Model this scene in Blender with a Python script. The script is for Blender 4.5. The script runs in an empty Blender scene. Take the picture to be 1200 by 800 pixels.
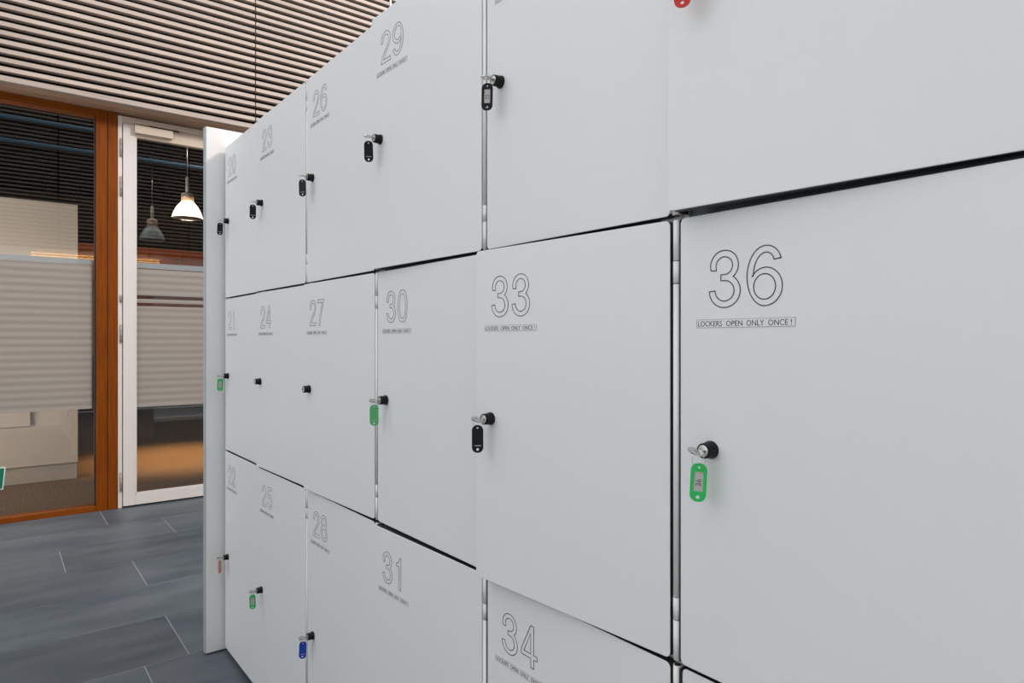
import bpy, bmesh, math, random
from mathutils import Vector, Matrix
from mathutils.geometry import interpolate_bezier
random.seed(7)
S = bpy.context.scene
C = S.collection
R = math.radians

# ------------------------------------------------------------------ camera
FLOOR = 0.0
EYE = 1.371                       # camera height; all z below are measured from the floor
cd = bpy.data.cameras.new('camera'); cam = bpy.data.objects.new('camera', cd); C.objects.link(cam)
cd.sensor_width = 36; cd.lens = 36*776/1200; cd.clip_start = .02; cd.shift_y = -1.5/1200
cam.location = (0, 0, EYE); cam.rotation_euler = (R(90), 0, R(-38.0)); S.camera = cam

# ------------------------------------------------------------------ light
w = bpy.data.worlds.new('daylight'); S.world = w; w.use_nodes = True
bg = w.node_tree.nodes['Background']; bg.inputs[0].default_value = (.92, .963, 1, 1); bg.inputs[1].default_value = 1.68
def area(name, loc, target, sx, sy, power, col):
    l = bpy.data.lights.new(name, 'AREA'); l.shape = 'RECTANGLE'; l.size = sx; l.size_y = sy
    l.energy = power; l.color = col
    o = bpy.data.objects.new(name, l); C.objects.link(o); o.location = loc
    o.rotation_euler = (Vector(target)-Vector(loc)).to_track_quat('-Z', 'Y').to_euler()
    return o
area('skylight_lamp', (5.0, -.1, 6.0), (1.0, 4.0, 2.2), 1.6, .9, 350, (1, .91, .84))
S.view_settings.view_transform = 'Standard'; S.view_settings.look = 'None'
S.view_settings.gamma = 1; S.view_settings.use_curve_mapping = False
S.view_settings.exposure = 0.0

# ------------------------------------------------------------------ materials
def mat(name, col, rough=.5, metal=0, spec=.5, bump=0, bscale=200, noise=0, nscale=8, stretch=(1,1,1), emit=0, ecol=None, coat=0):
    m = bpy.data.materials.new(name); m.use_nodes = True; nt = m.node_tree; b = nt.nodes['Principled BSDF']
    b.inputs['Base Color'].default_value = (*col, 1); b.inputs['Roughness'].default_value = rough
    b.inputs['Metallic'].default_value = metal; b.inputs['Specular IOR Level'].default_value = spec
    b.inputs['Coat Weight'].default_value = coat
    if bump or noise:
        tc = nt.nodes.new('ShaderNodeTexCoord'); mp = nt.nodes.new('ShaderNodeMapping')
        mp.inputs['Scale'].default_value = stretch; nt.links.new(tc.outputs['Object'], mp.inputs[0])
    if noise:
        n = nt.nodes.new('ShaderNodeTexNoise'); n.inputs['Scale'].default_value = nscale; n.inputs['Detail'].default_value = 5
        nt.links.new(mp.outputs[0], n.inputs['Vector'])
        r = nt.nodes.new('ShaderNodeMapRange'); r.inputs[1].default_value = .25; r.inputs[2].default_value = .75
        r.inputs[3].default_value = 1-noise; r.inputs[4].default_value = 1+noise
        nt.links.new(n.outputs[0], r.inputs[0])
        v = nt.nodes.new('ShaderNodeVectorMath'); v.operation = 'SCALE'; v.inputs[0].default_value = col
        nt.links.new(r.outputs[0], v.inputs['Scale']); nt.links.new(v.outputs[0], b.inputs['Base Color'])
    if bump:
        n2 = nt.nodes.new('ShaderNodeTexNoise'); n2.inputs['Scale'].default_value = bscale; n2.inputs['Detail'].default_value = 3
        nt.links.new(mp.outputs[0], n2.inputs['Vector'])
        bp = nt.nodes.new('ShaderNodeBump'); bp.inputs['Strength'].default_value = bump; bp.inputs['Distance'].default_value = .001
        nt.links.new(n2.outputs[0], bp.inputs['Height']); nt.links.new(bp.outputs[0], b.inputs['Normal'])
    if emit:
        b.inputs['Emission Color'].default_value = (*(ecol or col), 1); b.inputs['Emission Strength'].default_value = emit
    return m
LOCK = mat('white_laminate', (.757, .757, .752), .38, spec=.42, bump=.10, bscale=900, noise=.008, nscale=3)
EDGE = mat('white_edging', (.78, .77, .76), .35)
RAILM = mat('grey_green_rail', (.10, .125, .13), .5)
DARK = mat('dark_cavity', (.012, .012, .014), .8, spec=.1)
PRINT = mat('dark_grey_print', (.035, .037, .04), .5)
TAPE = mat('clear_label_tape', (.735, .735, .725), .3)
LINE = mat('faint_tape_outline', (.26, .26, .26), .4)
CORE = mat('black_laminate_core', (.02, .02, .022), .6)
BLACK = mat('black_plastic', (.008, .008, .009), .36, spec=.22)
NICKEL = mat('nickel', (.56, .55, .53), .26, metal=1)
STEELW = mat('ring_steel', (.60, .59, .57), .3, metal=1)
GREEN = mat('green_plastic', (.012, .48, .10), .35)
PALEGREEN = mat('green_tag_back', (.09, .47, .17), .4)
BLUE = mat('blue_plastic', (.010, .055, .40), .35)
ORANGE = mat('orange_plastic', (.62, .17, .02), .35)
RED = mat('red_plastic', (.60, .02, .012), .35)
PAPER = mat('tag_paper', (.50, .48, .46), .6)
INK = mat('ballpoint_ink', (.12, .13, .22), .6)
TIMBER = mat('orange_timber', (.20, .046, .002), .45, spec=.12, coat=.0, noise=.28, nscale=5, stretch=(14, 14, .7))
TIMBERH = mat('orange_timber_rail', (.21, .05, .003), .45, spec=.15, coat=.0, noise=.25, nscale=5, stretch=(.7, 14, 14))
WOODSOFF = mat('pale_soffit_wood', (.44, .27, .175), .55, noise=.16, nscale=4, stretch=(.6, 10, 10))
DOORM = mat('warm_white_paint', (.70, .64, .60), .4)
CREAM = mat('cream_metal', (.62, .50, .40), .4)
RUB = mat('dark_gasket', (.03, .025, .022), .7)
WALLW = mat('white_wall_paint', (.86, .86, .85), .55)
FELT = mat('black_felt', (.010, .009, .009), .95, spec=.05)
INWALL = mat('dark_interior_wall', (.045, .035, .03), .8)
INWOOD = mat('red_brown_interior_wood', (.34, .075, .018), .45, noise=.3, nscale=4, stretch=(1, 1, 12))
CAB = mat('pale_beige_cupboard', (.60, .53, .47), .45)
PLINTH = mat('brushed_steel_plinth', (.62, .56, .50), .38, metal=.45, bump=.15, bscale=120, stretch=(1, 1, 30))
PIPE = mat('blue_grey_pipe', (.30, .50, .66), .35)
SIGNG = mat('green_sign', (.0, .16, .075), .4)
SIGNW = mat('white_sign_border', (.75, .76, .75), .4)
GROUT = mat('pale_grout', (.42, .43, .43), .7)
SKIRT = mat('grey_plinth', (.05, .055, .06), .6)

def slat_material():
    m = mat('pale_slat_wood', (.43, .345, .295), .5, noise=.12, nscale=3, stretch=(1.0, 18, 18)); nt = m.node_tree
    b = nt.nodes['Principled BSDF']; src = b.inputs['Base Color'].links[0].from_socket
    oi = nt.nodes.new('ShaderNodeObjectInfo'); r = nt.nodes.new('ShaderNodeMapRange')
    r.inputs[3].default_value = .88; r.inputs[4].default_value = 1.10; nt.links.new(oi.outputs['Random'], r.inputs[0])
    v = nt.nodes.new('ShaderNodeVectorMath'); v.operation = 'SCALE'
    nt.links.new(src, v.inputs[0]); nt.links.new(r.outputs[0], v.inputs['Scale']); nt.links.new(v.outputs[0], b.inputs['Base Color'])
    return m
SLAT = slat_material()

def tile_material():
    m = bpy.data.materials.new('slate_tile'); m.use_nodes = True; nt = m.node_tree; b = nt.nodes['Principled BSDF']
    N = nt.nodes.new; L = nt.links.new
    geo = N('ShaderNodeNewGeometry'); mp = N('ShaderNodeMapping'); mp.inputs['Scale'].default_value = (1.0, 3.6, 1)
    mp.inputs['Rotation'].default_value = (0, 0, R(8)); L(geo.outputs['Position'], mp.inputs[0])
    oi = N('ShaderNodeObjectInfo'); ad = N('ShaderNodeVectorMath'); ad.operation = 'ADD'
    cm = N('ShaderNodeCombineXYZ'); mu = N('ShaderNodeMath'); mu.operation = 'MULTIPLY'; mu.inputs[1].default_value = 37
    L(oi.outputs['Random'], mu.inputs[0]); L(mu.outputs[0], cm.inputs[2]); L(mp.outputs[0], ad.inputs[0]); L(cm.outputs[0], ad.inputs[1])
    n1 = N('ShaderNodeTexNoise'); n1.inputs['Scale'].default_value = 1.7; n1.inputs['Detail'].default_value = 7; n1.inputs['Roughness'].default_value = .62
    L(ad.outputs[0], n1.inputs['Vector'])
    cr = N('ShaderNodeValToRGB'); e = cr.color_ramp.elements
    e[0].position = .30; e[0].color = (.046, .064, .084, 1); e[1].position = .72; e[1].color = (.112, .127, .137, 1)
    L(n1.outputs[0], cr.inputs[0])
    r = N('ShaderNodeMapRange'); r.inputs[3].default_value = .82; r.inputs[4].default_value = 1.16; L(oi.outputs['Random'], r.inputs[0])
    v = N('ShaderNodeVectorMath'); v.operation = 'SCALE'; L(cr.outputs[0], v.inputs[0]); L(r.outputs[0], v.inputs['Scale'])
    L(v.outputs[0], b.inputs['Base Color'])
    rr = N('ShaderNodeMapRange'); rr.inputs[3].default_value = .34; rr.inputs[4].default_value = .52; L(n1.outputs[0], rr.inputs[0]); L(rr.outputs[0], b.inputs['Roughness'])
    b.inputs['Specular IOR Level'].default_value = .5
    bp = N('ShaderNodeBump'); bp.inputs['Strength'].default_value = .35; bp.inputs['Distance'].default_value = .002
    L(n1.outputs[0], bp.inputs['Height']); L(bp.outputs[0], b.inputs['Normal'])
    return m
TILE = tile_material()

def carpet_material():
    m = mat('brown_carpet', (.13, .085, .055), .95, spec=.1); nt = m.node_tree; b = nt.nodes['Principled BSDF']
    N = nt.nodes.new; L = nt.links.new
    geo = N('ShaderNodeNewGeometry'); n = N('ShaderNodeTexNoise'); n.inputs['Scale'].default_value = 85; n.inputs['Detail'].default_value = 4
    L(geo.outputs['Position'], n.inputs['Vector'])
    cr = N('ShaderNodeValToRGB'); e = cr.color_ramp.elements; e[0].position = .40; e[0].color = (.05, .032, .020, 1); e[1].position = .62; e[1].color = (.22, .14, .085, 1)
    L(n.outputs[0], cr.inputs[0]); L(cr.outputs[0], b.inputs['Base Color'])
    return m
CARPET = carpet_material()

def glass_material(name, tint=(.80, .80, .78), refl=1.75, low=.01):
    m = bpy.data.materials.new(name); m.use_nodes = True; nt = m.node_tree; nt.nodes.remove(nt.nodes['Principled BSDF'])
    N = nt.nodes.new; L = nt.links.new; out = nt.nodes['Material Output']
    fr = N('ShaderNodeFresnel'); fr.inputs[0].default_value = 1.5
    mu = N('ShaderNodeMath'); mu.operation = 'MULTIPLY_ADD'; mu.inputs[1].default_value = refl; mu.inputs[2].default_value = low; mu.use_clamp = True
    L(fr.outputs[0], mu.inputs[0])
    t = N('ShaderNodeBsdfTransparent'); t.inputs[0].default_value = (*tint, 1)
    g = N('ShaderNodeBsdfGlossy'); g.inputs['Roughness'].default_value = 0; g.inputs[0].default_value = (1, 1, 1, 1)
    mx = N('ShaderNodeMixShader'); L(mu.outputs[0], mx.inputs[0]); L(t.outputs[0], mx.inputs[1]); L(g.outputs[0], mx.inputs[2]); L(mx.outputs[0], out.inputs[0])
    return m
GLASS = glass_material('clear_pane_glass')
GLASSB = glass_material('clear_pane_glass_back', refl=0, low=0, tint=(.95, .95, .94))

def film_material(name, c1, c2, alpha, pitch=.0585):
    """frosted film with faint horizontal print bands"""
    m = bpy.data.materials.new(name); m.use_nodes = True; nt = m.node_tree; nt.nodes.remove(nt.nodes['Principled BSDF'])
    N = nt.nodes.new; L = nt.links.new; out = nt.nodes['Material Output']
    geo = N('ShaderNodeNewGeometry'); sp = N('ShaderNodeSeparateXYZ'); L(geo.outputs['Position'], sp.inputs[0])
    m1 = N('ShaderNodeMath'); m1.operation = 'MULTIPLY'; m1.inputs[1].default_value = 2*math.pi/pitch; L(sp.outputs[2], m1.inputs[0])
    m2 = N('ShaderNodeMath'); m2.operation = 'SINE'; L(m1.outputs[0], m2.inputs[0])
    cr = N('ShaderNodeMapRange'); cr.inputs[1].default_value = -.8; cr.inputs[2].default_value = .8; L(m2.outputs[0], cr.inputs[0])
    mc = N('ShaderNodeMixRGB'); mc.inputs[1].default_value = (*c1, 1); mc.inputs[2].default_value = (*c2, 1); L(cr.outputs[0], mc.inputs[0])
    d = N('ShaderNodeBsdfDiffuse'); tl = N('ShaderNodeBsdfTranslucent'); L(mc.outputs[0], d.inputs[0]); L(mc.outputs[0], tl.inputs[0])
    a = N('ShaderNodeMixShader'); a.inputs[0].default_value = .38; L(d.outputs[0], a.inputs[1]); L(tl.outputs[0], a.inputs[2])
    t = N('ShaderNodeBsdfTransparent'); b = N('ShaderNodeMixShader'); b.inputs[0].default_value = alpha
    L(t.outputs[0], b.inputs[1]); L(a.outputs[0], b.inputs[2]); L(b.outputs[0], out.inputs[0])
    return m
FILM = film_material('frosted_film', (.45, .40, .36), (.54, .485, .44), .93)
STRIP = film_material('blue_white_film_edge', (.50, .545, .56), (.50, .545, .56), .62)

def shade_material(name, col, emit):
    m = bpy.data.materials.new(name); m.use_nodes = True; nt = m.node_tree; nt.nodes.remove(nt.nodes['Principled BSDF'])
    N = nt.nodes.new; L = nt.links.new; out = nt.nodes['Material Output']
    d = N('ShaderNodeBsdfTranslucent'); d.inputs[0].default_value = (*col, 1)
    g = N('ShaderNodeBsdfGlossy'); g.inputs['Roughness'].default_value = .15; g.inputs[0].default_value = (.9, .9, .9, 1)
    t = N('ShaderNodeBsdfTransparent')
    a = N('ShaderNodeMixShader'); a.inputs[0].default_value = .12; L(d.outputs[0], a.inputs[1]); L(g.outputs[0], a.inputs[2])
    b = N('ShaderNodeMixShader'); b.inputs[0].default_value = .12; L(a.outputs[0], b.inputs[1]); L(t.outputs[0], b.inputs[2])
    L(b.outputs[0], out.inputs[0])
    return m

# ------------------------------------------------------------------ helpers
def box(bm, x0, x1, y0, y1, z0, z1, mi=0):
    vs = [bm.verts.new((x, y, z)) for x in (x0, x1) for y in (y0, y1) for z in (z0, z1)]
    for q in ((0, 1, 3, 2), (4, 6, 7, 5), (0, 4, 5, 1), (2, 3, 7, 6), (0, 2, 6, 4), (1, 5, 7, 3)):
        f = bm.faces.new([vs[i] for i in q]); f.material_index = mi
    return vs
def tube(bm, p0, p1, r0, r1=None, n=20, mi=0, caps=True):
    r1 = r0 if r1 is None else r1
    p0 = Vector(p0); p1 = Vector(p1); q = (p1-p0).to_track_quat('Z', 'Y')
    A = []; B = []
    for i in range(n):
        a = 2*math.pi*i/n; d = q @ Vector((math.cos(a), math.sin(a), 0))
        A.append(bm.verts.new(p0+d*r0)); B.append(bm.verts.new(p1+d*r1))
    for i in range(n):
        f = bm.faces.new((A[i], A[(i+1) % n], B[(i+1) % n], B[i])); f.smooth = True; f.material_index = mi
    if caps:
        bm.faces.new(A[::-1]).material_index = mi; bm.faces.new(B).material_index = mi
def lathe(bm, prof, cx=0, cy=0, cz=0, n=32, axis='Z', mi=0):
    rings = []
    for r, z in prof:
        ring = []
        for i in range(n):
            a = 2*math.pi*i/n; u, v = r*math.cos(a), r*math.sin(a)
            p = (cx+u, cy+v, cz+z) if axis == 'Z' else (cx-z, cy+u, cz+v)
            ring.append(bm.verts.new(p))
        rings.append(ring)
    for a, b in zip(rings, rings[1:]):
        for i in range(n):
            f = bm.faces.new((a[i], a[(i+1) % n], b[(i+1) % n], b[i])); f.smooth = True; f.material_index = mi
    return rings
def mesh(name, bm, *mats):
    bmesh.ops.recalc_face_normals(bm, faces=bm.faces[:])
    me = bpy.data.meshes.new(name); bm.to_mesh(me); bm.free()
    for m in mats: me.materials.append(m)
    return me
def link(name, me, parent=None, loc=(0, 0, 0)):
    o = bpy.data.objects.new(name, me); C.objects.link(o); o.location = loc
    if parent: o.parent = parent
    return o
def obj(name, bm, m, parent=None, loc=(0, 0, 0), bevel=0, seg=2, label=None):
    ms = m if isinstance(m, (list, tuple)) else [m]
    o = link(name, mesh(name, bm, *ms), parent, loc)
    if bevel:
        b = o.modifiers.new('bevel', 'BEVEL'); b.width = bevel; b.segments = seg; b.limit_method = 'ANGLE'; b.harden_normals = True
        for p in o.data.polygons: p.use_smooth = True
    if label: o['label'] = label
    return o
def bx(name, dims, m, parent=None, loc=(0, 0, 0), bevel=0, label=None, seg=2):
    bm = bmesh.new(); box(bm, *dims); return obj(name, bm, m, parent, loc, bevel, seg, label)
def empty(name, loc=(0, 0, 0), rz=0, parent=None):
    o = bpy.data.objects.new(name, None); C.objects.link(o); o.location = loc; o.rotation_euler = (0, 0, rz); o.empty_display_size = .05
    if parent: o.parent = parent
    return o
def tag(o, label=None, cat=None, group=None, kind=None):
    if label: o['label'] = label
    if cat: o['category'] = cat
    if group: o['group'] = group
    if kind: o['kind'] = kind
    return o
def copy_tree(o, parent=None):
    c = o.copy(); C.objects.link(c)
    if parent: c.parent = parent
    for ch in o.children: copy_tree(ch, c)
    return c

# ------------------------------------------------------------------ floor
GY = 6.28                                    # plane of the glazing
fl = tag(bx('floor', (-3.6, 5.2, -.55, GY+.05, -.06, -.0008), GROUT), 'blue grey slate tiled floor with thin pale joints', kind='structure')
TL, TW, GAP = 1.026, .515, .0032
bm = bmesh.new(); box(bm, GAP/2, TL-GAP/2, GAP/2, TW-GAP/2, -.012, 0); tile_me = mesh('tile', bm, TILE)
off = {11: .664, 10: 1.02, 9: .331, 8: .673, 7: 1.75-TL, 6: .670, 5: .497}
full = 0
for r in range(12):
    y = 6.24-.001 - (12-r)*TW               # row 11 lies against the glazing
    x0 = off.get(r, random.random()*TL)
    if r == 7: x0 = .01-.02
    k0 = -4
    for k in range(k0, 5):
        x = x0 + k*TL
        if x < -3.6 or x+TL > 5.2: continue
        link('tile', tile_me, fl, (x, y, 0))

# ------------------------------------------------------------------ far wall: slatted cladding over the glazing
CY = 5.97; SOF = EYE+1.853
wf = tag(bx('wall_far', (-3.6, 5.2, GY-.20, GY+.10, SOF+.03, 5.4), FELT), 'black backed wall clad in pale horizontal timber slats above the glazing', kind='structure')
def slat_mesh(L):
    bm = bmesh.new(); box(bm, 0, L, CY, CY+.047, 0, .0325)
    bmesh.ops.bevel(bm, geom=[e for e in bm.edges if abs((e.verts[0].co-e.verts[1].co).x) > .1], offset=.002, segments=1, affect='EDGES')
    return mesh('slat', bm, SLAT)
PITCH = .0645
for x0, x1, n in ((-2.0, 1.801, 26), (1.811, 3.112, 30), (3.140, 4.60, 34)):
    me = slat_mesh(x1-x0)
    for i in range(n):
        if i == 0: continue
        link('slat', me, wf, (x0, 0, SOF+.008+i*PITCH))
bx('slat', (-2.0, 4.60, CY-.001, CY+.05, SOF+.001, SOF+.0405), SLAT, wf, bevel=.002)      # wider bottom slat
bx('backing', (-3.6, 5.2, CY+.060, GY-.2, SOF+.02, 5.4), FELT, wf)
bx('seam_trim', (3.117, 3.135, CY+.002, CY+.02, SOF+.04, 4.9), mat('pale_trim', (.66, .65, .62), .5), wf, label='narrow white trim between slat panels')
for k in range(5):                                              # soffit boards
    a = CY+.052+k*.052
    bx('soffit_board', (-2.0, 4.6, a, a+.045, SOF-.002+.002*(k % 2), SOF+.02), WOODSOFF, wf)

# ------------------------------------------------------------------ window_1 : orange timber frame, big pane, film
Z = lambda v: EYE+v
win = tag(empty('window_1', (-.8, GY, 0)), 'orange timber framed glazing with a wide frosted band', kind='structure')
def wpart(name, d, m, par, bevel=.002, label=None):
    ox, oy, oz = par.matrix_basis.translation
    return bx(name, (d[0]-ox, d[1]-ox, d[2]-oy, d[3]-oy, d[4]-oz, d[5]-oz), m, par, bevel=bevel, label=label)
wpart('mullion', (.640, .716, GY-.055, GY+.06, 0.0, SOF), TIMBER, win)
wpart('mullion', (.7205, .788, GY-.055, GY+.06, 0.0, SOF), TIMBER, win)
wpart('mullion_joint', (.714, .722, GY-.045, GY+.05, 0.0, SOF), RUB, win, 0)
wpart('head_rail', (-2.4, .640, GY-.052, GY+.06, Z(1.797), SOF), TIMBERH, win)
wpart('sill_rail', (-2.4, .640, GY-.052, GY+.06, 0, Z(-1.328)), TIMBERH, win)
wpart('mullion', (-2.47, -2.40, GY-.055, GY+.06, 0, SOF), TIMBER, win)
wpart('gasket', (.632, .640, GY-.02, GY+.02, Z(-1.328), Z(1.797)), RUB, win, 0)
wpart('pane', (-2.4, .632, GY-.004, GY+.004, Z(-1.328), Z(1.797)), GLASS, win, 0)
wpart('frosted_film', (-2.4, .618, GY-.0056, GY-.0046, Z(-.549), Z(.605)), FILM, win, 0, 'frosted film with faint horizontal bands')
wpart('film_edge', (-2.4, .622, GY-.0056, GY-.0046, Z(.606), Z(.647)), STRIP, win, 0, 'clear blue white strip above the film')

# ------------------------------------------------------------------ door_1 : warm white glazed door
dr = tag(empty('door_1', (.79, GY, 0)), 'warm white framed glass door with frosted band', kind='structure')
for a, b in ((.791, .823), (1.79, 1.822)): wpart('door_frame', (a, b, GY-.050, GY+.05, 0, Z(1.835)), DOORM, dr)
wpart('door_frame', (.823, 1.79, GY-.050, GY+.05, Z(1.775), Z(1.835)), CREAM, dr)
L0, L1, LB, LT = .827, 1.785, Z(-1.358), Z(1.770)
G0, G1, GB, GT = .914, 1.70, Z(-1.270), Z(1.675)
wpart('leaf_stile', (L0, G0, GY-.062, GY-.008, LB, LT), DOORM, dr)
wpart('leaf_stile', (G1, L1, GY-.062, GY-.008, LB, LT), DOORM, dr)
wpart('leaf_rail', (G0, G1, GY-.0615, GY-.008, GT, LT), CREAM, dr, label='cream top rail of the door leaf')
wpart('leaf_rail', (G0, G1, GY-.0615, GY-.008, LB, GB), DOORM, dr)
wpart('glazing_bead', (G0, G1, GY-.060, GY-.05, GB, GB+.014), DOORM, dr)
wpart('glazing_bead', (G0, G0+.012, GY-.060, GY-.05, GB, GT), DOORM, dr)
wpart('pane', (G0, G1, GY-.032, GY-.026, GB, GT), GLASS, dr, 0)
FY = GY-.0345
for a, b in ((Z(-.557), Z(.284)), (Z(.312), Z(.344)), (Z(.374), Z(.594))):
    wpart('frosted_film', (G0, G1, FY, FY+.001, a, b), FILM, dr, 0, 'frosted film with faint horizontal bands')
wpart('film_edge', (G0, G1, FY, FY+.001, Z(.600), Z(.645)), STRIP, dr, 0)
for za, zb in ((1.499, 1.646), (1.176, 1.337), (-.30, -.16+.0), (-.02, .13), (-1.232, -1.077)):
    if za == -.30: za, zb = .31, .37
    o = empty('door_hinge', (0, 0, 0), parent=dr)
    bm = bmesh.new(); tube(bm, (.813-.79, -.058, Z(za)), (.813-.79, -.058, Z(zb)), .0075, n=14)
    for zz in (za+(zb-za)*.33, za+(zb-za)*.66): tube(bm, (.813-.79, -.058, Z(zz)), (.813-.79, -.058, Z(zz)+.003), .0082, n=14, mi=1)
    obj('hinge_barrel', bm, [mat('dull_hinge_metal', (.42, .34, .30), .5), RUB], o)
# door closer body and slide arm
cl = empty('door_closer', (.79-.79, 0, 0), parent=dr)
bx('closer_body', (.905-.79, 1.19-.79, -.106, -.0625, Z(1.700), Z(1.765)), CREAM, cl, bevel=.003)
bx('slide_rail', (.905-.79, 1.40-.79, -.075, -.0515, Z(1.785), Z(1.806)), CREAM, cl, bevel=.002)
bx('closer_arm', (1.02-.79, 1.24-.79, -.092, -.078, Z(1.770), Z(1.779)), RUB, cl)
bx('threshold', (.823-.79, 1.79-.79, -.04, .05, 0.0, Z(-1.366)), RUB, dr)
# the orange post and glazing beyond the door, hidden behind the lockers in the photograph
win2 = tag(empty('window_2', (3.4, GY, 0)), 'orange timber framed glazing beyond the glass door', kind='structure')
wpart('mullion', (1.825, 1.90, GY-.055, GY+.06, 0.0, SOF), TIMBER, win2)
wpart('sill_rail', (1.90, 5.2, GY-.052, GY+.06, 0, Z(-1.328)), TIMBERH, win2)
wpart('head_rail', (1.90, 5.2, GY-.052, GY+.06, Z(1.797), SOF), TIMBERH, win2)
wpart('pane', (1.90, 5.2, GY-.004, GY+.004, Z(-1.328), Z(1.797)), GLASS, win2, 0)
wpart('frosted_film', (1.92, 5.2, GY-.0056, GY-.0046, Z(-.549), Z(.605)), FILM, win2, 0)

for o in [o for o in C.objects if o.name.startswith('pane')]:
    o.data.materials.append(GLASSB)
    for f in o.data.polygons: f.material_index = 0 if f.normal.y < -.5 else 1
# ------------------------------------------------------------------ interior room behind the glass
fi = tag(bx('floor_inside', (-3.6, 5.2, GY+.05, 15, -.06, -.001), CARPET), 'speckled brown carpet behind the glass', kind='structure')
tag(bx('ceiling_inside', (-3.6, 5.2, GY+.06, 15, 4.1, 4.2), FELT), 'dark ceiling of the room behind the glass', kind='structure')
tag(bx('wall_inside', (-3.6, 5.2, 15, 15.1, 0, 4.1), INWALL), 'dark back wall of the room behind the glass', kind='structure')
tag(bx('wall_inside', (-3.7, -3.6, GY+.06, 15, 0, 4.1), INWALL), 'dark left wall of the room behind the glass', kind='structure')
tag(bx('wall_inside', (5.2, 5.3, GY+.06, 15, 0, 4.1), INWALL), 'dark right wall of the room behind the glass', kind='structure')
area('room_fill', (-3.5, 6.95, 1.7), (1.4, 7.9, 1.2), 1.0, 2.6, 130, (1, .93, .85)).data.spread = R(95)  # added fill for the cupboard face
# white cupboard block
cb = tag(empty('cupboard', (-.9, 7.85, 0)), 'tall pale cupboard on a steel plinth seen through the left pane', 'cupboard')
bx('body', (-1.3, 1.553, 0, .55, .16, Z(1.345)), CAB, cb, bevel=.003)
bx('plinth', (-1.29, 1.545, .012, .5, 0, .158), PLINTH, cb, label='brushed steel plinth')
bx('drawer_front', (.1, 1.17, -.012, -.001, Z(-.82), Z(-.62)), CAB, cb, bevel=.002)
# pendant lamps
def pendant(name, x, y, zrim, r, lit, label):
    p = tag(empty(name, (x, y, zrim)), label, 'pendant lamp', 'bell shaped pendant lamps behind the glass')
    h = r*1.18
    prof = [(r, 0), (r*1.0, .012), (r*.96, .03), (r*.86, h*.40), (r*.68, h*.70), (r*.48, h*.90), (r*.36, h*1.0)]
    bm = bmesh.new(); n = 48; rings = []
    for rr, z in prof:
        rings.append([bm.verts.new(((rr+(.003 if i % 2 else 0))*math.cos(2*math.pi*i/n), (rr+(.003 if i % 2 else 0))*math.sin(2*math.pi*i/n), z)) for i in range(n)])
    for a, b in zip(rings, rings[1:]):
        for i in range(n): bm.faces.new((a[i], a[(i+1) % n], b[(i+1) % n], b[i])).smooth = True
    sm = shade_material('ribbed_shade_glass', (.74, .64, .52) if lit else (.55, .72, .88), 0)
    if not lit: sm = mat('sky_tinted_shade', (.42, .58, .74), .35)  # unlit glass: reflected sky put into the colour as blue grey
    obj('lamp_shade', bm, sm, p)
    bm = bmesh.new(); lathe(bm, [(.0, h*1.0), (r*.42, h*1.0), (r*.42, h*1.48), (r*.30, h*1.55), (0, h*1.56)], n=28)
    obj('lamp_housing', bm, mat('lamp_housing_metal', (.62, .52, .44), .4, metal=.2), p)
    bm = bmesh.new(); lathe(bm, [(r*.13, h*1.55), (r*.13, h*2.5), (.006, h*2.55)], n=16)
    obj('stem', bm, mat('pale_green_stem', (.50, .58, .52), .4), p)
    bm = bmesh.new(); tube(bm, (0, 0, h*2.5), (0, 0, 4.1-zrim), .006, n=8); obj('cable', bm, STEELW, p)
    bm = bmesh.new(); lathe(bm, [(0, h*.30), (r*.16, h*.36), (r*.22, h*.52), (r*.17, h*.72), (r*.10, h*.98)], n=20)
    bulb = obj('bulb', bm, mat('lamp_bulb', (1, .8, .5), .3, emit=(16 if lit else 0), ecol=(1, .66, .36)), p)
    if lit:
        l = bpy.data.lights.new('lamp_spot', 'SPOT'); l.energy = 1350; l.color = (1, .64, .29); l.spot_size = R(56); l.spot_blend = 1; l.shadow_soft_size = .05
        o = bpy.data.objects.new('lamp_spot', l); C.objects.link(o); o.location = (0, 0, h*.15); o.parent = p
        l = bpy.data.lights.new('lamp_glow', 'POINT'); l.energy = 22; l.color = (1, .80, .60); l.shadow_soft_size = .10
        o = bpy.data.objects.new('lamp_glow', l); C.objects.link(o); o.location = (0, 0, h*.45); o.parent = p
    return p
pendant('pendant_lamp', 1.79, 8.5, Z(1.435), .163, True, 'lit bell shaped glass pendant lamp glowing behind the door pane')
pendant('pendant_lamp', 1.82, 10.9, Z(1.47), .165, False, 'unlit pendant lamp, sky reflection painted blue grey, farther back, lower left of the glowing one')
area('partition_fill', (2.2, 11.0, 3.8), (2.2, 12.6, 2.0), 3.0, .3, 15, (1, .80, .58))  # added warm fill that brightens the timber partition, no fitting there
# red brown timber wall deep inside with a lit shelf edge
tw = tag(empty('timber_partition', (2.4, 12.6, 0)), 'red brown timber partition deep behind the glass', 'partition')
for k in range(9): bx('panel', (-1.9+k*.52, -1.9+k*.52+.512, 0, .04, .02+1.1, Z(1.56)), INWOOD, tw, bevel=.003)
bx('shelf', (-2.3, 1.5, -.25, 0, Z(.97), Z(1.0)), INWOOD, tw)

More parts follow.
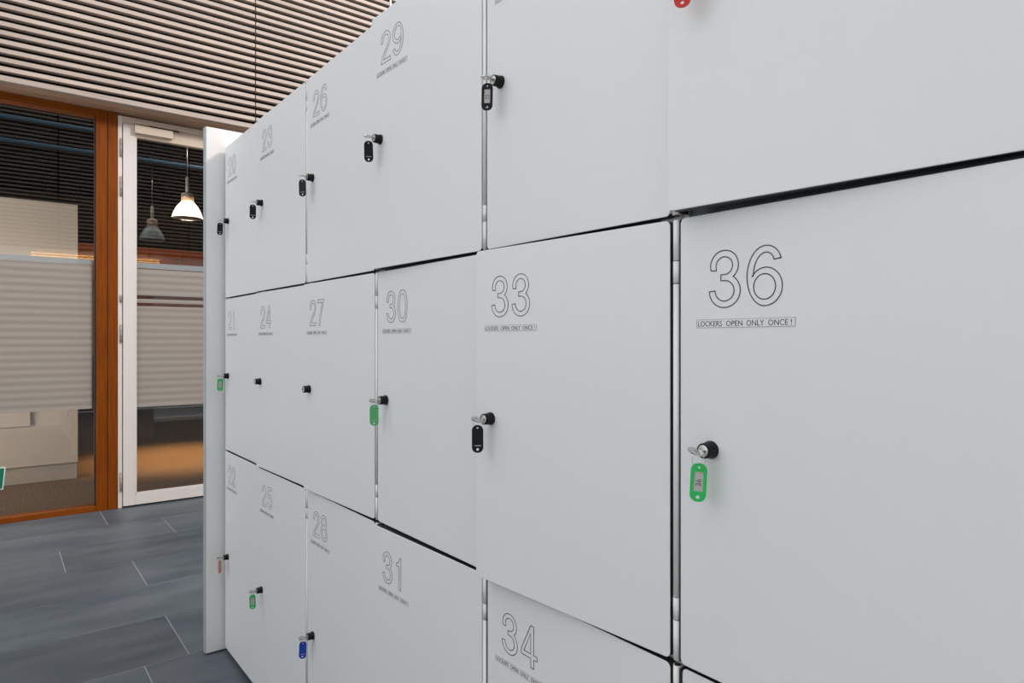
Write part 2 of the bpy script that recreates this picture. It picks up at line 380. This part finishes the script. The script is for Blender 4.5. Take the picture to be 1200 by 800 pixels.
# ------------------------------------------------------------------ wall behind the camera (seen mirrored in the glazing)
wn = tag(bx('wall_near', (-3.6, 5.2, -.75, -.62, 0, 5.4), WALLW), 'wall behind the camera, timber slats on top, mirrored in the glass', kind='structure')
bx('backing', (-3.6, 5.2, -.62, -.58, Z(1.50), 5.4), FELT, wn)
bm = bmesh.new()
for a, b in ((-3.6, .81), (.83, 2.76), (2.78, 5.2)):
    for i in range(38):
        z = Z(1.53)+i*PITCH
        if z < 5.36: box(bm, a, b, -.575, -.54, z, z+.032)
o = obj('slats', bm, SLAT, wn); o['kind'] = 'stuff'
for zz in (Z(3.13), Z(3.50)):
    bm = bmesh.new(); tube(bm, (-3.6, -.47, zz), (5.2, -.47, zz), .036, n=16)
    obj('pipe', bm, PIPE, wn)
for zz in (1.362, 1.405):
    bx('light_strip', (.46, 2.3, -.585, -.575, Z(zz), Z(zz)+.010), mat('warm_light_strip', (1, .6, .2), .4, emit=9, ecol=(1, .50, .14)), wn, label='thin amber light strip')
tag(bx('wall_light_block', (-3.75, -3.6, -.75, GY+.1, 0, 1.25), mat('taupe_block', (.20, .18, .165), .7)), 'unseen low taupe wall added opposite the lockers to cut low daylight', kind='structure')  # added out of view to hold back low daylight from the locker fronts
tag(bx('wall_right', (5.2, 5.35, -.75, GY+.1, 0, 4.2), WALLW), 'plain white wall on the far side of the lockers', kind='structure')

# ------------------------------------------------------------------ the white end panel beyond the lockers
PX, PYY = .722, 3.092
ep = tag(empty('end_panel', (PX, PYY, 0)), 'tall white end panel standing against the far end of the lockers', 'panel')
bx('board', (.004, .86, 0, .036, .006, Z(.931)), mat('bright_white_laminate', (.84, .83, .82), .45), ep, bevel=.0015)
bx('edge_strip', (0, .004, .002, .034, .006, Z(.930)), mat('grey_edge', (.42, .47, .48), .4), ep, bevel=.001, label='blue grey edging')

# ------------------------------------------------------------------ lockers
XF, TH = .800, .018
EYES = [3.074, 2.596, 2.101, 1.602, 1.108, .619, .128]      # far edge of every column's doors
STRIPW = .0195
rows = [(Z(.1865), Z(.842)), (Z(-.4785), Z(.1800)), (Z(-1.348), Z(-.4855))]   # door bottom / top per row
lockz = [Z(.517), Z(-.155), Z(-.940)]
prot = {20: 0, 21: 0, 22: .001, 23: .006, 24: .013, 25: .007, 26: .001, 27: .0136, 28: 0, 29: .018, 30: 0, 31: .012,
        32: 0, 33: .028, 34: -.0015, 35: .031, 36: 0, 37: -.004}

def curve_loops(text, size, spacing=1.0):
    cu = bpy.data.curves.new('t', 'FONT'); cu.body = text; cu.size = size; cu.space_character = spacing; cu.resolution_u = 12
    ob = bpy.data.objects.new('t', cu); C.objects.link(ob)
    c2 = ob.to_curve(bpy.context.evaluated_depsgraph_get(), apply_modifiers=False)
    loops = []
    for s in c2.splines:
        pts = []; P = s.bezier_points; n = len(P)
        for i in range(n):
            a, b = P[i], P[(i+1) % n]
            seg = interpolate_bezier(a.co, a.handle_right, b.handle_left, b.co, 9)[:-1]
            straight = (a.handle_right-a.co).length < 1e-7 and (b.handle_left-b.co).length < 1e-7
            if straight: seg = [a.co.copy()]
            pts += [Vector((p.x, p.y)) for p in seg]
        out = []
        for p in pts:
            if not out or (p-out[-1]).length > size*1e-4: out.append(p)
        if (out[0]-out[-1]).length < size*1e-4: out.pop()
        loops.append(out)
    ob.to_curve_clear(); C.objects.unlink(ob); bpy.data.objects.remove(ob)
    return loops
# light grotesque figures drawn as contours, cap height 1
def _e(cx, cy, rx, ry, a0, a1):
    n = max(4, int(abs(a1-a0)/7.5)); return [Vector((cx+rx*math.cos(R(a0+(a1-a0)*i/n)), cy+ry*math.sin(R(a0+(a1-a0)*i/n)))) for i in range(n+1)]
def _p(*q): return [Vector(v) for v in q]
def _closed(cx, cy, rx, ry): return _e(cx, cy, rx, ry, 0, 352.5)
def _sup(cx, cy, rx, ry):
    o = []
    for i in range(48):
        a = 2*math.pi*i/48; c, s_ = math.cos(a), math.sin(a)
        o.append(Vector((cx+rx*math.copysign(abs(c)**.84, c), cy+ry*math.copysign(abs(s_)**.84, s_))))
    return o
_six = [_e(.34, .72, .28, .28, 10, 90)+_e(.34, .5, .34, .5, 94, 180)+_e(.325, .5, .325, .5, 184, 266)+_e(.325, .32, .315, .32, 270, 450)
        + _e(.325, .32, .28, .315, 94, 145)+_e(.345, .49, .23, .396, 178, 94)+_e(.345, .735, .148, .151, 90, 8), _closed(.322, .32, .198, .212)]
DIG = {
 '0': [_sup(.31, .5, .30, .5), _sup(.31, .5, .185, .388)],
 '1': [_p((.40, 0), (.40, 1), (.325, 1), (.305, .93), (.265, .865), (.20, .825), (.12, .81), (.12, .725), (.285, .725), (.285, 0))],
 '2': [_p((.135, .655), (.02, .655))+_e(.31, .71, .29, .29, 182, -33)+_p((.47, .44), (.35, .335), (.235, .235), (.165, .115), (.60, .115), (.60, 0), (.01, 0), (.035, .115), (.09, .225), (.19, .335), (.34, .455), (.43, .545))
       + _e(.31, .71, .175, .175, -28, 188)],
 '3': [_e(.305, .735, .28, .265, 196, -43)+_e(.31, .29, .31, .29, 56, -180)+_p((.118, .30))+_e(.31, .292, .19, .178, 182, 450)+_p((.237, .470), (.237, .575))+_e(.305, .732, .166, .155, -88, 184)+_p((.145, .655))],
 '4': [_p((.36, 0), (.36, .215), (0, .215), (0, .335), (.365, 1), (.475, 1), (.475, .32), (.60, .32), (.60, .215), (.475, .215), (.475, 0)), _p((.36, .32), (.36, .81), (.105, .32))],
 '5': [_p((.56, .885), (.56, 1), (.115, 1), (.045, .475), (.15, .455))+_e(.30, .325, .195, .215, 132, -165)+_p((.115, .27), (.0, .27))+_e(.30, .325, .31, .325, -170, 112)+_p((.165, .60), (.205, .885))],
 '6': _six,
 '7': [_p((.03, 1), (.60, 1), (.60, .90), (.52, .79), (.435, .63), (.355, .43), (.295, .21), (.265, 0), (.14, 0), (.165, .20), (.225, .42), (.305, .62), (.39, .77), (.475, .885), (.03, .885))],
 '8': [_e(.31, .742, .27, .258, -50, 230)+_e(.31, .282, .31, .282, 127, 413), _closed(.31, .745, .155, .148), _closed(.31, .288, .19, .175)],
 '9': [[Vector((.64-p.x, 1-p.y)) for p in l] for l in _six],
}
def ribbon(bm, loop, hw, to3, th=.00025):
    n = len(loop); inn = []; out = []
    for i in range(n):
        a, b, c = loop[i-1], loop[i], loop[(i+1) % n]
        t1 = (b-a).normalized(); t2 = (c-b).normalized(); nn = Vector((-(t1+t2).y, (t1+t2).x))
        if nn.length < 1e-6: nn = Vector((-t1.y, t1.x))
        nn.normalize(); k = hw/max(.45, abs(nn.dot(Vector((-t1.y, t1.x)))))
        inn.append(b+nn*k); out.append(b-nn*k)
    for i in range(n):
        j = (i+1) % n
        q = [to3(inn[i], th), to3(out[i], th), to3(out[j], th), to3(inn[j], th)]
        bm.faces.new([bm.verts.new(p) for p in q])
def text_mesh(text, size, depth=.0002, spacing=1.0, offset=0.0):
    cu = bpy.data.curves.new('t', 'FONT'); cu.body = text; cu.size = size; cu.extrude = depth; cu.space_character = spacing; cu.offset = offset
    cu.resolution_u = 3
    ob = bpy.data.objects.new('t', cu); C.objects.link(ob)
    bpy.context.view_layer.update()
    me = bpy.data.meshes.new_from_object(ob.evaluated_get(bpy.context.evaluated_depsgraph_get()))
    C.objects.unlink(ob); bpy.data.objects.remove(ob)
    return me

# everything of a door is built in door space: origin on the hinge axis, +U runs from the far (lock) edge to the hinge edge.
# world: u = YL - y, so door-local y = (YR - y) negative; here local y is world y minus hinge y.
notice_cache = {}
def notice_mesh():
    W_, H_ = .150, .0118
    bm = bmesh.new()
    box(bm, -.0003, 0, -W_, 0, -H_/2, H_/2, 0)
    t = .00055
    for d in ((-W_, 0, -H_/2, -H_/2+t), (-W_, 0, H_/2-t, H_/2), (-t, 0, -H_/2, H_/2), (-W_, -W_+t, -H_/2, H_/2)):
        box(bm, -.0005, -.0002, d[0], d[1], d[2], d[3], 2)
    words = ['LOCKERS', 'OPEN', 'ONLY', 'ONCE', '!']; xs = [.0025, .0490, .0805, .1125, .1440]; ws = [.0400, .0255, .0260, .0275, .0012]
    for wd, x, ww in zip(words, xs, ws):
        tm = text_mesh(wd, .0108, .0001)
        x0 = min(v.co.x for v in tm.vertices); x1 = max(v.co.x for v in tm.vertices)
        s = ww/(x1-x0)
        tb = bmesh.new(); tb.from_mesh(tm)
        for v in tb.verts:
            X = (v.co.x-x0)*s+x; Y = v.co.y-.0039
            v.co = Vector((-.00045-v.co.z, -X, Y))
        for f in tb.faces: f.material_index = 1
        tmp = bpy.data.meshes.new('x'); tb.to_mesh(tmp); tb.free(); bm.from_mesh(tmp)
    me = bpy.data.meshes.new('notice_strip'); bm.to_mesh(me); bm.free()
    me.materials.append(TAPE); me.materials.append(PRINT); me.materials.append(LINE)
    return me
NOTICE = notice_mesh()

def glyph_mesh(ch, dx):
    bm = bmesh.new(); Hc = .0795; s = Hc
    xs = [p.x for l in DIG[ch] for p in l]; mid = .31 if ch == '1' else (min(xs)+max(xs))/2
    for lp in DIG[ch]:
        ribbon(bm, [Vector(((p.x-mid)*s+dx, p.y*s)) for p in lp], .00072, lambda p, th: Vector((-th, -p.x, p.y)))
    me = bpy.data.meshes.new('digit_outline'); bm.to_mesh(me); bm.free(); me.materials.append(PRINT)
    return me
_gm = {}
def glyph(ch):
    if ch not in _gm: _gm[ch] = glyph_mesh(ch, 0)
    return _gm[ch]

def door_mesh(Wd, Hd, dark_hinge=False):
    r = .0085; bm = bmesh.new(); pts = []
    for cy, cz, a0 in ((-r, r, -90), (-r, Hd-r, 0), (-(Wd-r), Hd-r, 90), (-(Wd-r), r, 180)):
        for k in range(7):
            a = R(a0+k*15); pts.append((cy+r*math.cos(a), cz+r*math.sin(a)))
    # local: u from 0 (far edge) -> -Wd (hinge edge) along -y
    f = bm.faces.new([bm.verts.new((0, p[0], p[1])) for p in pts])
    ret = bmesh.ops.extrude_face_region(bm, geom=[f])
    bmesh.ops.translate(bm, verts=[v for v in ret['geom'] if isinstance(v, bmesh.types.BMVert)], vec=(TH, 0, 0))
    bmesh.ops.recalc_face_normals(bm, faces=bm.faces[:])
    for f in bm.faces:
        if abs(f.normal.x) < .5 and (dark_hinge or abs(f.normal.z) > .5): f.material_index = 1
    me = bpy.data.meshes.new('door'); bm.to_mesh(me); bm.free(); me.materials.append(LOCK); me.materials.append(CORE)
    return me

# lock cylinder and plug (shared meshes), axis along -X, front face 20 mm proud
bm = bmesh.new()
lathe(bm, [(.0125, 0), (.0128, .0035), (.0112, .0065), (.0108, .0180), (.0100, .0200), (.0086, .0200), (.0086, .0180)], axis='X', n=36)
COLLAR = mesh('lock_collar', bm, BLACK)
bm = bmesh.new(); rg = lathe(bm, [(.0088, .0150), (.0088, .0192), (.0080, .0198)], axis='X', n=30)
bm.faces.new(rg[-1])
box(bm, -.0202, -.0197, -.0052, .0052, -.0010, .0010, 1)
PLUG = mesh('lock_plug', bm, mat('pale_plug_metal', (.72, .71, .69), .35, metal=.8), RUB)

def barrel(parent, H):
    """full height hinge barrel beside the door with two knuckles"""
    cuts = [0, .0605, .0945, H-.0955, H-.0615, H]
    bm = bmesh.new()
    for k in (0, 2, 4): tube(bm, (0, 0, cuts[k]+.0006), (0, 0, cuts[k+1]-.0006), .0064, n=18)
    tube(bm, (0, 0, 0), (0, 0, H), .0050, n=10, mi=1)
    h = obj('hinge', bm, [EDGE, RUB], parent)
    for k in (1, 3):
        bm = bmesh.new(); tube(bm, (0, 0, cuts[k]+.0006), (0, 0, cuts[k+1]-.0006), .0066, n=18)
        obj('knuckle', bm, EDGE, h)
    return h

tagpos = {}
COLN = ['touching the end panel', 'second from the end panel', 'third from the end panel', 'fourth from the end panel', 'second column from the right', 'nearest column']
LLAB = {}
_k = {20: 'black key tag', 21: 'green key tag', 22: 'orange key tag', 23: 'black key tag', 24: 'no key in its lock', 25: 'green key tag', 26: 'black key tag', 27: 'no key in its lock', 28: 'blue key tag',
      29: 'black key tag', 30: 'pale green key tag', 31: 'number above the bottom edge', 32: 'white labelled black tag', 33: 'left edge ajar', 34: 'bottom edge of photo', 35: 'red tag at photo top', 36: 'large green tag', 37: 'barely in view'}
for _n in range(20, 38):
    LLAB[_n] = 'white locker %d, %s row, %s, %s' % (_n, ('top', 'middle', 'bottom')[(_n-20) % 3], COLN[(_n-20)//3], _k[_n])
where = {20: 'top row, far end', 21: 'middle row, far end', 22: 'bottom row, far end'}
for c in range(6):
    yf, yn = EYES[c], EYES[c+1]+STRIPW           # far edge and hinge edge of the doors
    Wd = yf-yn
    for r in range(3):
        num = 20+c*3+r; z0, z1 = rows[r]; H = z1-z0
        zb = z0-(.0030 if r < 2 else .0); zt = z1+(.0030 if r > 0 else .004)
        rowname = ('top', 'middle', 'bottom')[r]
        L = tag(empty('locker', (XF, yf, z0)), LLAB[num], 'locker', 'numbered lockers')
        # carcass: sides, back, top and bottom boards with a dark inside
        bm = bmesh.new(); D0, D1 = TH+.004, .50; y0, y1 = -(Wd+STRIPW)+.0008, -.0008
        zz0, zz1 = zb-z0, zt-z0
        box(bm, D0, D1, y0, y0+.016, zz0, zz1); box(bm, D0, D1, y1-.016, y1, zz0, zz1)
        box(bm, D0, D1, y0+.016, y1-.016, zz0, zz0+.014); box(bm, D0, D1, y0+.016, y1-.016, zz1-.014, zz1)
        box(bm, D1-.012, D1, y0+.016, y1-.016, zz0+.014, zz1-.014)
        obj('carcass', bm, RAILM, L)
        bx('corner_stile', (D0-.0005, D0+.02, y0-.0005, y0+.052, zz0+.0002, zz1-.0002), EDGE, L)
        if r == 0: bx('top_board', (.004, D1, y0, y1, zz1-.0005, zz1+.003), LOCK, L)
        # hinge barrel
        hb = barrel(L, H); hb.location = (.0070, -(Wd+(.0024 if num in (33, 34) else .0009)+.0064), 0)
        bx('gap_shade', (.0014, D0, -(Wd+STRIPW)+.0012, -(Wd+STRIPW)+.0034, .002, H-.002), RUB, L, label='black strip standing for the shadow gap beside the hinge')  # black strip put in for the shadow in the gap by the barrel
        # door: pivot on the hinge edge
        p = prot[num]; ang = math.asin(p/Wd)
        d = link('door', door_mesh(Wd, H, num in (33, 34)), L)
        b = d.modifiers.new('bevel', 'BEVEL'); b.width = .0012; b.segments = 2; b.limit_method = 'ANGLE'; b.harden_normals = True; b.material = 0
        for pl in d.data.polygons: pl.use_smooth = True
        # rotate about hinge edge (0,-Wd): far edge swings to -x
        M = Matrix.Translation((0, -Wd, 0)) @ Matrix.Rotation(ang, 4, 'Z') @ Matrix.Translation((0, Wd, 0))
        d.matrix_local = M
        LY = -.0535 if num == 36 else -.048
        lo = link('lock_collar', COLLAR, d, (0, LY, lockz[r]-z0)); lo['label'] = 'black lock cylinder'
        link('lock_plug', PLUG, d, (0, LY, lockz[r]-z0))
        for q, ch in enumerate(str(num)):
            no = link('digit_outline', glyph(ch), d, (-.0002, -.0505-.0248-.0605*q, H-.1345)); no['label'] = 'thin outlined figure %s' % ch
        nt_ = link('notice_strip', NOTICE, d, (-.0001, -.029, H-.1565)); nt_['label'] = 'narrow strip reading LOCKERS OPEN ONLY ONCE !'
        MW = Matrix.Translation((XF, yf, z0)) @ M
        tagpos[num] = (MW @ Vector((-.0195, LY, lockz[r]-z0)), ang)
# plinth and top beam under and over all lockers: one base
pb = tag(bx('locker_plinth', (XF+.022, XF+.50, EYES[6], EYES[0], 0, rows[2][0]-.0005), SKIRT), 'low dark recessed plinth carrying the locker wall', 'plinth')

# ------------------------------------------------------------------ keys with tags
def tag_mesh(front, m, slit=True):
    W2, H2 = .0111, .0268; holes = []
    cu = bpy.data.curves.new('tg', 'CURVE'); cu.dimensions = '2D'; cu.fill_mode = 'BOTH'; cu.extrude = .0013
    def poly(pts):
        s = cu.splines.new('POLY'); s.points.add(len(pts)-1); s.use_cyclic_u = True
        for q, p in zip(s.points, pts): q.co = (p[0], p[1], 0, 1)
    def circ(cx, cy, r, n=14): return [(cx+r*math.cos(2*math.pi*i/n), cy+r*math.sin(2*math.pi*i/n)) for i in range(n)]
    rr = .0102; out = []
    for cx, cy, a0 in ((W2-rr, H2-rr, 0), (-(W2-rr), H2-rr, 90), (-(W2-rr), -(H2-rr), 180), (W2-rr, -(H2-rr), 270)):
        for k in range(9):
            a = R(a0+k*11.25); out.append((cx+rr*math.cos(a), cy+rr*math.sin(a)))
    poly(out); poly(circ(0, .0212, .0019)); poly(circ(0, -.0205, .0027))
    if front: poly([(-.0064, -.0125), (.0064, -.0125), (.0064, .0150), (-.0064, .0150)])
    elif slit: poly([(-.0068, -.0142), (.0068, -.0142), (.0068, -.0118), (-.0068, -.0118)])
    ob = bpy.data.objects.new('tg', cu); C.objects.link(ob); bpy.context.view_layer.update()
    me = bpy.data.meshes.new_from_object(ob.evaluated_get(bpy.context.evaluated_depsgraph_get()))
    C.objects.unlink(ob); bpy.data.objects.remove(ob)
    for v in me.vertices: v.co = Vector((v.co.x, -v.co.z, v.co.y))       # stands upright in XZ, faces -Y
    me.materials.clear(); me.materials.append(m)
    return me
def key_mesh():
    # bow lies flat (horizontal) with a hole, blade runs to +X into the lock
    bm = bmesh.new(); n = 28; t = .0011
    O = []; I = []
    for z in (-t, t):
        o = []; i_ = []
        for k in range(n):
            a = 2*math.pi*k/n
            o.append(bm.verts.new((-.0165+.0112*math.cos(a), .0112*math.sin(a), z)))
            i_.append(bm.verts.new((-.0195+.0036*math.cos(a), .0036*math.sin(a), z)))
        O.append(o); I.append(i_)
    for k in range(n):
        j = (k+1) % n
        bm.faces.new((O[1][k], O[1][j], I[1][j], I[1][k])); bm.faces.new((O[0][j], O[0][k], I[0][k], I[0][j]))
        bm.faces.new((O[0][k], O[0][j], O[1][j], O[1][k])); bm.faces.new((I[0][j], I[0][k], I[1][k], I[1][j]))
    me = mesh('key_bow', bm, NICKEL)
    bm = bmesh.new(); box(bm, -.0060, .0005, -.0036, .0036, -.0010, .0010); me2 = mesh('key_blade', bm, NICKEL)
    return me, me2
BOW, BLADE = key_mesh()
def ring_mesh():
    bm = bmesh.new(); n, m_ = 28, 8; Rr, r = .0085, .0006; V = []
    for i in range(n):
        a = 2*math.pi*i/n; row = []
        for k in range(m_):
            b = 2*math.pi*k/m_; q = Rr+r*math.cos(b); row.append(bm.verts.new((q*math.cos(a), r*math.sin(b), q*math.sin(a))))
        V.append(row)
    for i in range(n):
        for k in range(m_): bm.faces.new((V[i][k], V[(i+1) % n][k], V[(i+1) % n][(k+1) % m_], V[i][(k+1) % m_])).smooth = True
    return mesh('split_ring', bm, STEELW)
RING = ring_mesh()
bm = bmesh.new(); box(bm, -.0072, .0072, -.0003, .0003, -.0150, .0155); PAPERM = mesh('paper_insert', bm, PAPER)
def scribble(txt):
    tm = text_mesh(txt, .0105, .0001); xs = [v.co.x for v in tm.vertices]; ys = [v.co.y for v in tm.vertices]
    cx, cy = (min(xs)+max(xs))/2, (min(ys)+max(ys))/2
    for v in tm.vertices: v.co = Vector((-(v.co.y-cy)*1.0, -.00045-v.co.z, (v.co.x-cx)))   # written along the tag
    tm.materials.clear(); tm.materials.append(INK)
    return tm
keys = {36: (GREEN, 1, -2, 'large green key tag with paper label hanging from the key of locker 36'),
        33: (BLACK, 0, 3, 'black key tag with slit showing, hanging from the key of locker 33'),
        32: (BLACK, 1, -14, 'black key tag with white paper label, on the key in locker 32'),
        29: (BLACK, 0, -6, 'black key tag between the tags of lockers 26 and 32, top row'),
        26: (BLACK, 0, -22, 'narrow black key tag, third from the end panel in the top row'),
        23: (BLACK, 0, 4, 'black key tag, second from the end panel in the top row, locker 23'),
        20: (BLACK, 0, -10, 'black key tag in front of the end panel, key of locker 20'),
        35: (RED, 0, -8, 'red key tag cut off by the top edge of the photo, key of locker 35'),
        30: (PALEGREEN, 0, 10, 'solid pale green key tag hanging from the key of locker 30'),
        28: (BLUE, 0, -6, 'blue key tag hanging from the key of locker 28'),
        25: (GREEN, 1, 16, 'small green key tag with paper label, key of locker 25'),
        21: (GREEN, 1, 14, 'green key tag in front of the end panel, key of locker 21'),
        22: (ORANGE, 1, 66, 'orange key tag seen nearly edge on, key of locker 22')}
tm_cache = {}
for num, (m, front, turn, lab) in keys.items():
    P, ang = tagpos[num]
    k = tag(empty('tagged_key', P, ang), lab, 'key', 'keys with coloured tags left in the locks')
    roll = {36: 24, 33: 24, 30: 20}.get(num, 5)
    o = link('key_bow', BOW, k); o.rotation_euler = (R(roll), R({30: 0}.get(num, 3)), 0)
    o = link('key_blade', BLADE, k)
    view = math.atan2(-P.x, P.y)                                 # direction of the wall walker's eye
    base = -math.atan2(P.x, P.y)+R(turn)
    tx = -.0145 if num != 36 else -.0100
    rg = link('split_ring', RING, k, (tx, 0, -.0082-(.004 if num == 36 else 0))); rg.rotation_euler = (0, 0, base-ang)
    key = (m.name, front)
    if key not in tm_cache: tm_cache[key] = tag_mesh(front, m)
    t = link('tag', tm_cache[key], k, (tx, 0, -.0160-.0190-(.0075 if num == 36 else .0020))); t.rotation_euler = (R(0), R(3 if num == 36 else random.uniform(-2, 2)), base-ang)
    pi = link('paper_insert', PAPERM, t, (0, .0003, 0 if front else -.0))
    if front and num in (36, 32):
        link('handwriting', scribble(str(num)), t)
# ------------------------------------------------------------------ green sign at the foot of the left pane
sg = tag(empty('exit_sign', (-.10, GY-.052, Z(-1.017))), 'green sign with white border low on the left pane, cut by the frame', 'sign')
bx('plate', (-.17, .158, -.002, .004, -.083, .083), SIGNW, sg, bevel=.001)
bx('face', (-.165, .151, -.0032, -.0022, -.076, .076), SIGNG, sg, label='green face')
sg.rotation_euler = (0, R(5), R(0))
